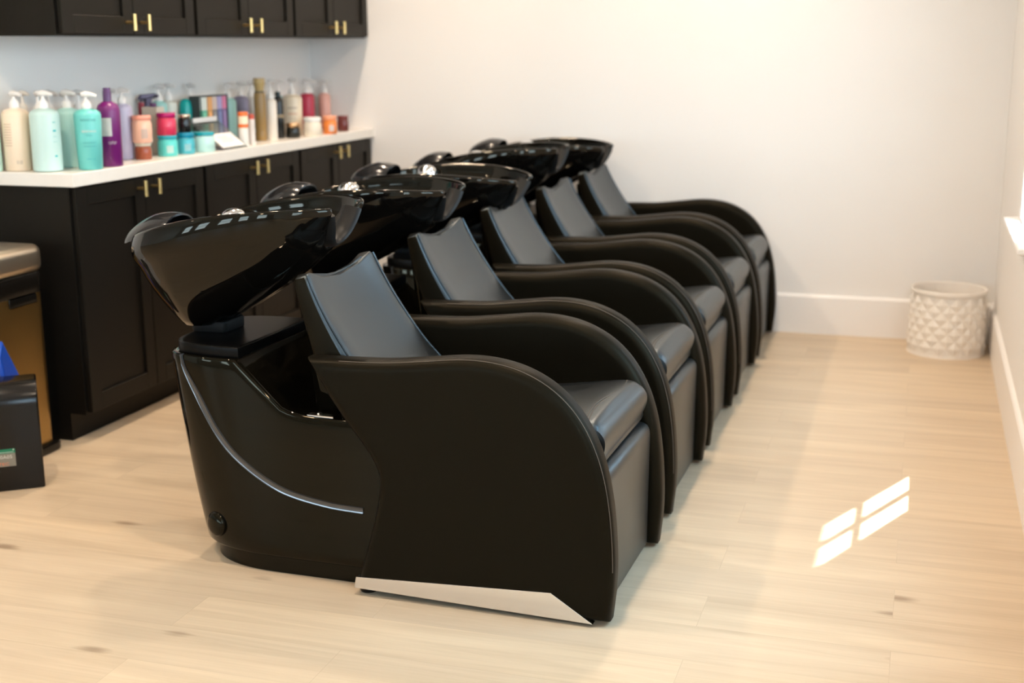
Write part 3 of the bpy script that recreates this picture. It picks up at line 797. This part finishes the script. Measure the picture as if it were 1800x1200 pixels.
# acrylic card stand with two tilted price cards
t = thing('card_stand', (-2.80, 4.90, ZT), 'clear acrylic stand holding white price cards in front of the colour tubes', 'card stand')
ac = mat('clear_acrylic', (.80, .88, .86), .05, trans=.9, ior=1.3)
fr_ = MB()
fr_.add([(.055, -.11, .004), (.055, .10, .004), (-.10, .10, .125), (-.10, -.11, .125), (.057, -.11, .0), (.057, .10, .0), (-.102, .10, .121), (-.102, -.11, .121)], [(0,1,2,3),(4,7,6,5),(0,4,5,1),(1,5,6,2),(2,6,7,3),(3,7,4,0)])
fr_.box(-.104, -.100, -.11, .10, 0, .123); fr_.obj('acrylic_holder', ac, t, False)
card = cmat((.82, .79, .76), .5)
c1 = MB().add([(.050, -.095, .011), (.050, .085, .011), (-.015, .085, .062), (-.015, -.095, .062), (.049, -.095, .009), (.049, .085, .009), (-.016, .085, .060), (-.016, -.095, .060)], [(0,1,2,3),(4,7,6,5),(0,4,5,1),(1,5,6,2),(2,6,7,3),(3,7,4,0)]).obj('price_card', card, t, False)
for k, (v, a_, b_) in enumerate([(.35, -.06, .04), (.52, -.05, .05), (.68, -.06, .02)]):
    P0 = Vector((.050, 0, .0118)).lerp(Vector((-.015, 0, .0628)), v); P1 = Vector((.050, 0, .0118)).lerp(Vector((-.015, 0, .0628)), v+.05)
    MB().add([(P0.x, a_, P0.z), (P0.x, b_, P0.z), (P1.x, b_, P1.z), (P1.x, a_, P1.z)], [(0, 1, 2, 3)]).obj('printed_line', cmat((.35, .36, .36), .5), c1, False)
MB().box(-.085, -.080, -.10, .09, .098, .128).obj('price_card', card, t, False)

simple('product_tube', -2.775, 5.025, [('tube_body', [(.0215, 0), (.022, .004), (.021, .075), (.0205, .078)], (.80, .76, .70), .35), ('upper_section', [(.021, .076), (.021, .128), (.020, .13)], (.86, .72, .52), .35),
       ('orange_ring', [(.0213, .080), (.0218, .082), (.0218, .092), (.0213, .094)], (.85, .16, .02), .3), ('cap', [(.0213, .128), (.0218, .13), (.0218, .142), (.020, .144), (.0005, .144)], (.85, .16, .02), .3)],
       'white and cream tube with two bright orange rings, between the card stand and gold bottle', 'tube')
simple('product_tube', -2.782, 5.112, [('tube_body', [(.013, 0), (.0135, .004), (.013, .110)], (.80, .74, .70), .35), ('cap', [(.012, .11), (.012, .130), (.0005, .131)], (.60, .10, .06), .35)],
       'slim white tube with small red cap next to the gold spray bottle', 'tube')
simple('spray_bottle', -2.866, 5.352, [('bottle_body', [(.024, 0), (.0265, .004), (.0265, .03), (.024, .045), (.0265, .06), (.0265, .20), (.024, .214)], (.30, .18, .055), .3),
       ('neck_ring', [(.022, .213), (.022, .220)], (.05, .04, .03), .4), ('cap', [(.020, .219), (.021, .235), (.026, .255), (.026, .274), (.023, .277), (.0005, .277)], (.42, .30, .12), .3)],
       'tallest gold brown spray bottle with flared gold cap', 'spray bottle')
simple('bottle', -2.85, 5.425, [('bottle_body', body_prof(.026, .185, .02), (.78, .72, .64), .35), ('cap', [(.014, .185), (.014, .208), (.0005, .209)], (.80, .78, .75), .35)], 'slim off-white bottle just right of the gold spray bottle', 'bottle')
simple('bottle', -2.86, 5.517, [('bottle_body', body_prof(.024, .19, .03), (.008, .010, .010), .25), ('cap', [(.012, .19), (.012, .212), (.0005, .213)], (.008, .02, .02), .3), ('printed_label', [(.0247, .095), (.0247, .108)], (.30, .22, .12), .4)], 'slim black bottle between two pale bottles', 'bottle')
pump(-2.889, 5.716, .047, .192, .266, (.78, .66, .50), 'wide cream bottle with white pump and tan lettering, behind the small black jar', ang=70, taper=.06,
     bands=[(.128, .134, .5, (.45, .34, .25)), (.100, .106, .5, (.70, .38, .22)), (.08, .083, .4, (.6, .5, .4))])
jar(-2.811, 5.560, .033, .068, (.012, .012, .008), (.70, .42, .22), 'small black jar with shiny copper lid on the front edge of the counter', lidh=.018, metal=1)
jar(-2.780, 5.700, .043, .088, (.80, .72, .60), (.74, .74, .72), 'wide cream jar with grey lid beside the orange jar', lidh=.020)
jar(-2.760, 5.852, .034, .086, (.82, .24, .05), (.88, .36, .20), 'bright orange jar between the cream and maroon jars', lidh=.018, labelc=(.62, .55, .52))
jar(-2.785, 6.058, .028, .076, (.13, .025, .02), (.16, .02, .02), 'maroon jar at the far end of the counter, last by the wall', lidh=.016)
# back row
pump(-3.052, 3.952, .027, .195, .266, (.42, .10, .02), 'amber brown pump bottle against the wall behind the cream bottles', ang=70, capcol=(.72, .66, .58))
pump(-2.975, 3.935, .030, .193, .266, (.70, .58, .44), 'tan cream pump bottle behind the large cream one', ang=60)
pump(-3.050, 4.094, .030, .186, .262, (.70, .40, .26), 'peach brown pump bottle against the wall behind the mint bottles', ang=90, capcol=(.72, .66, .60))
pump(-3.050, 4.192, .030, .181, .255, (.62, .54, .44), 'beige pump bottle against the wall, between peach and dark teal bottles', ang=90, capcol=(.72, .68, .62))
pump(-3.048, 4.268, .032, .182, .257, (.0, .16, .15), 'dark teal pump bottle against the wall', ang=80)
pump(-3.045, 4.472, .032, .184, .256, (.52, .55, .54), 'pale grey pump bottle behind the purple bottle', ang=70, capcol=(.70, .70, .68))
def trigger(x, y, r, h, ph, col, hc, label, ang):
    t = thing('trigger_spray', (x, y, ZT), label, 'spray bottle', None, R(ang))
    MB().lathe(body_prof(r, h, .035), 24).obj('bottle_body', cmat(col, .3), t, angle=50)
    m = MB().lathe([(.014, 0), (.015, .003), (.013, .022)], 14, (0, 0, h-.001))
    top = rounded([(-.045, .035), (-.030, .054), (.030, .058), (.052, .046), (.020, .038), (.014, .018), (-.012, .018), (-.014, .030)], .004, 2)
    slab(m, [(u, v+h) for u, v in top], -.010, .010, .003, 'xz', 2)
    slab(m, [(u, v+h) for u, v in [(-.032, .034), (-.024, .034), (-.026, .0), (-.036, -.014), (-.034, .01)]], -.006, .006, .001, 'xz', 1)
    m.obj('trigger_head', cmat(hc, .35), t, angle=50); return t
trigger(-3.045, 4.728, .030, .173, 0, (.45, .35, .40), (.10, .08, .15), 'violet grey trigger spray bottle behind the stacked jars', 60)
simple('bottle', -3.0, 4.612, [('bottle_body', body_prof(.026, .150, .03), (.22, .015, .02), .3), ('cap', [(.012, .15), (.013, .18), (.012, .20), (.0005, .202)], (.30, .02, .04), .3)], 'dark red bottle behind the peach jar', 'bottle')
pump(-3.042, 4.806, .034, .198, .262, (.34, .64, .60), 'pale turquoise pump bottle against the wall behind the red jar', ang=80)
pump(-3.042, 4.884, .033, .198, .264, (.66, .66, .58), 'off-white pump bottle against the wall behind the red jar', ang=80)
simple('bottle', -3.015, 4.967, [('bottle_body', MB().lathe([(.026, 0), (.027, .004), (.027, .165), (.024, .185), (.015, .197), (.0005, .201)], 22), (.0, .40, .38), .3)], 'plain teal bottle with rounded top beside the striped colour tubes', 'bottle')
pump(-3.052, 5.070, .031, .188, .258, (.42, .58, .50), 'grey green pump bottle against the wall beside the striped tubes', ang=80)
for k, (y, c1_, c2_, lab) in enumerate([(5.022, (.10, .42, .28), (.66, .72, .68), 'green'), (5.070, (.62, .30, .10), (.70, .36, .14), 'orange'), (5.110, (.20, .19, .19), (.60, .50, .46), 'grey'), (5.152, (.12, .16, .34), (.36, .34, .60), 'blue'), (5.192, (.20, .13, .28), (.60, .20, .34), 'magenta')]):
    bw = .019 if k else .022
    simple('hair_colour_box', -2.975, y, [('box_body', MB().box(-.020, .020, -bw, bw-.001, 0, .150), c1_, .4), ('top_band', MB().box(-.0202, .0202, -bw-.0001, bw-.0009, .150, .205), c2_, .4),
           ('printed_label', MB().box(.0201, .0206, -bw*.35, bw*.35, .02, .14), tuple(min(1, c*1.5+.08) for c in c1_), .4)],
           'tall narrow %s hair colour box standing in the striped row' % lab, 'box', 'striped hair colour boxes')
tr = MB().box(-.026, .024, -.026, .215, .206, .211).box(-.026, -.022, -.026, .215, 0, .206).box(-.022, .024, .211, .215, 0, .206).box(-.022, .024, -.026, -.023, 0, .206)
t = tr.obj('acrylic_rack', cmat((.04, .05, .05), .3), None, False, loc=(-2.975, 5.0, ZT)); tag(t, 'dark thin rack around the striped hair colour boxes', 'rack')
pump(-3.035, 5.372, .034, .189, .249, (.36, .62, .58), 'soft teal pump bottle between the striped boxes and the gold spray bottle', ang=80)
pump(-3.045, 5.504, .036, .192, .256, (.24, .22, .32), 'dusky violet pump bottle behind the orange ringed tube', ang=80)
pump(-3.046, 5.600, .030, .185, .254, (.62, .60, .56), 'pale pump bottle against the wall behind the gold spray bottle', ang=80)
pump(-3.045, 5.793, .030, .190, .260, (.66, .66, .64), 'white pump bottle against the wall behind the wide cream one', ang=80)
pump(-3.052, 5.890, .029, .180, .252, (.30, .46, .46), 'blue green pump bottle against the wall behind the wide cream one', ang=80)
pump(-2.995, 6.090, .037, .184, .253, (.50, .03, .07), 'crimson pump bottle near the far end of the counter', ang=80)
pump(-3.05, 6.235, .026, .180, .247, (.10, .03, .03), 'dark maroon pump bottle in the corner behind the crimson one', ang=80)
pump(-2.985, 6.275, .030, .180, .244, (.80, .42, .34), 'salmon pink pump bottle against the far wall', ang=70)
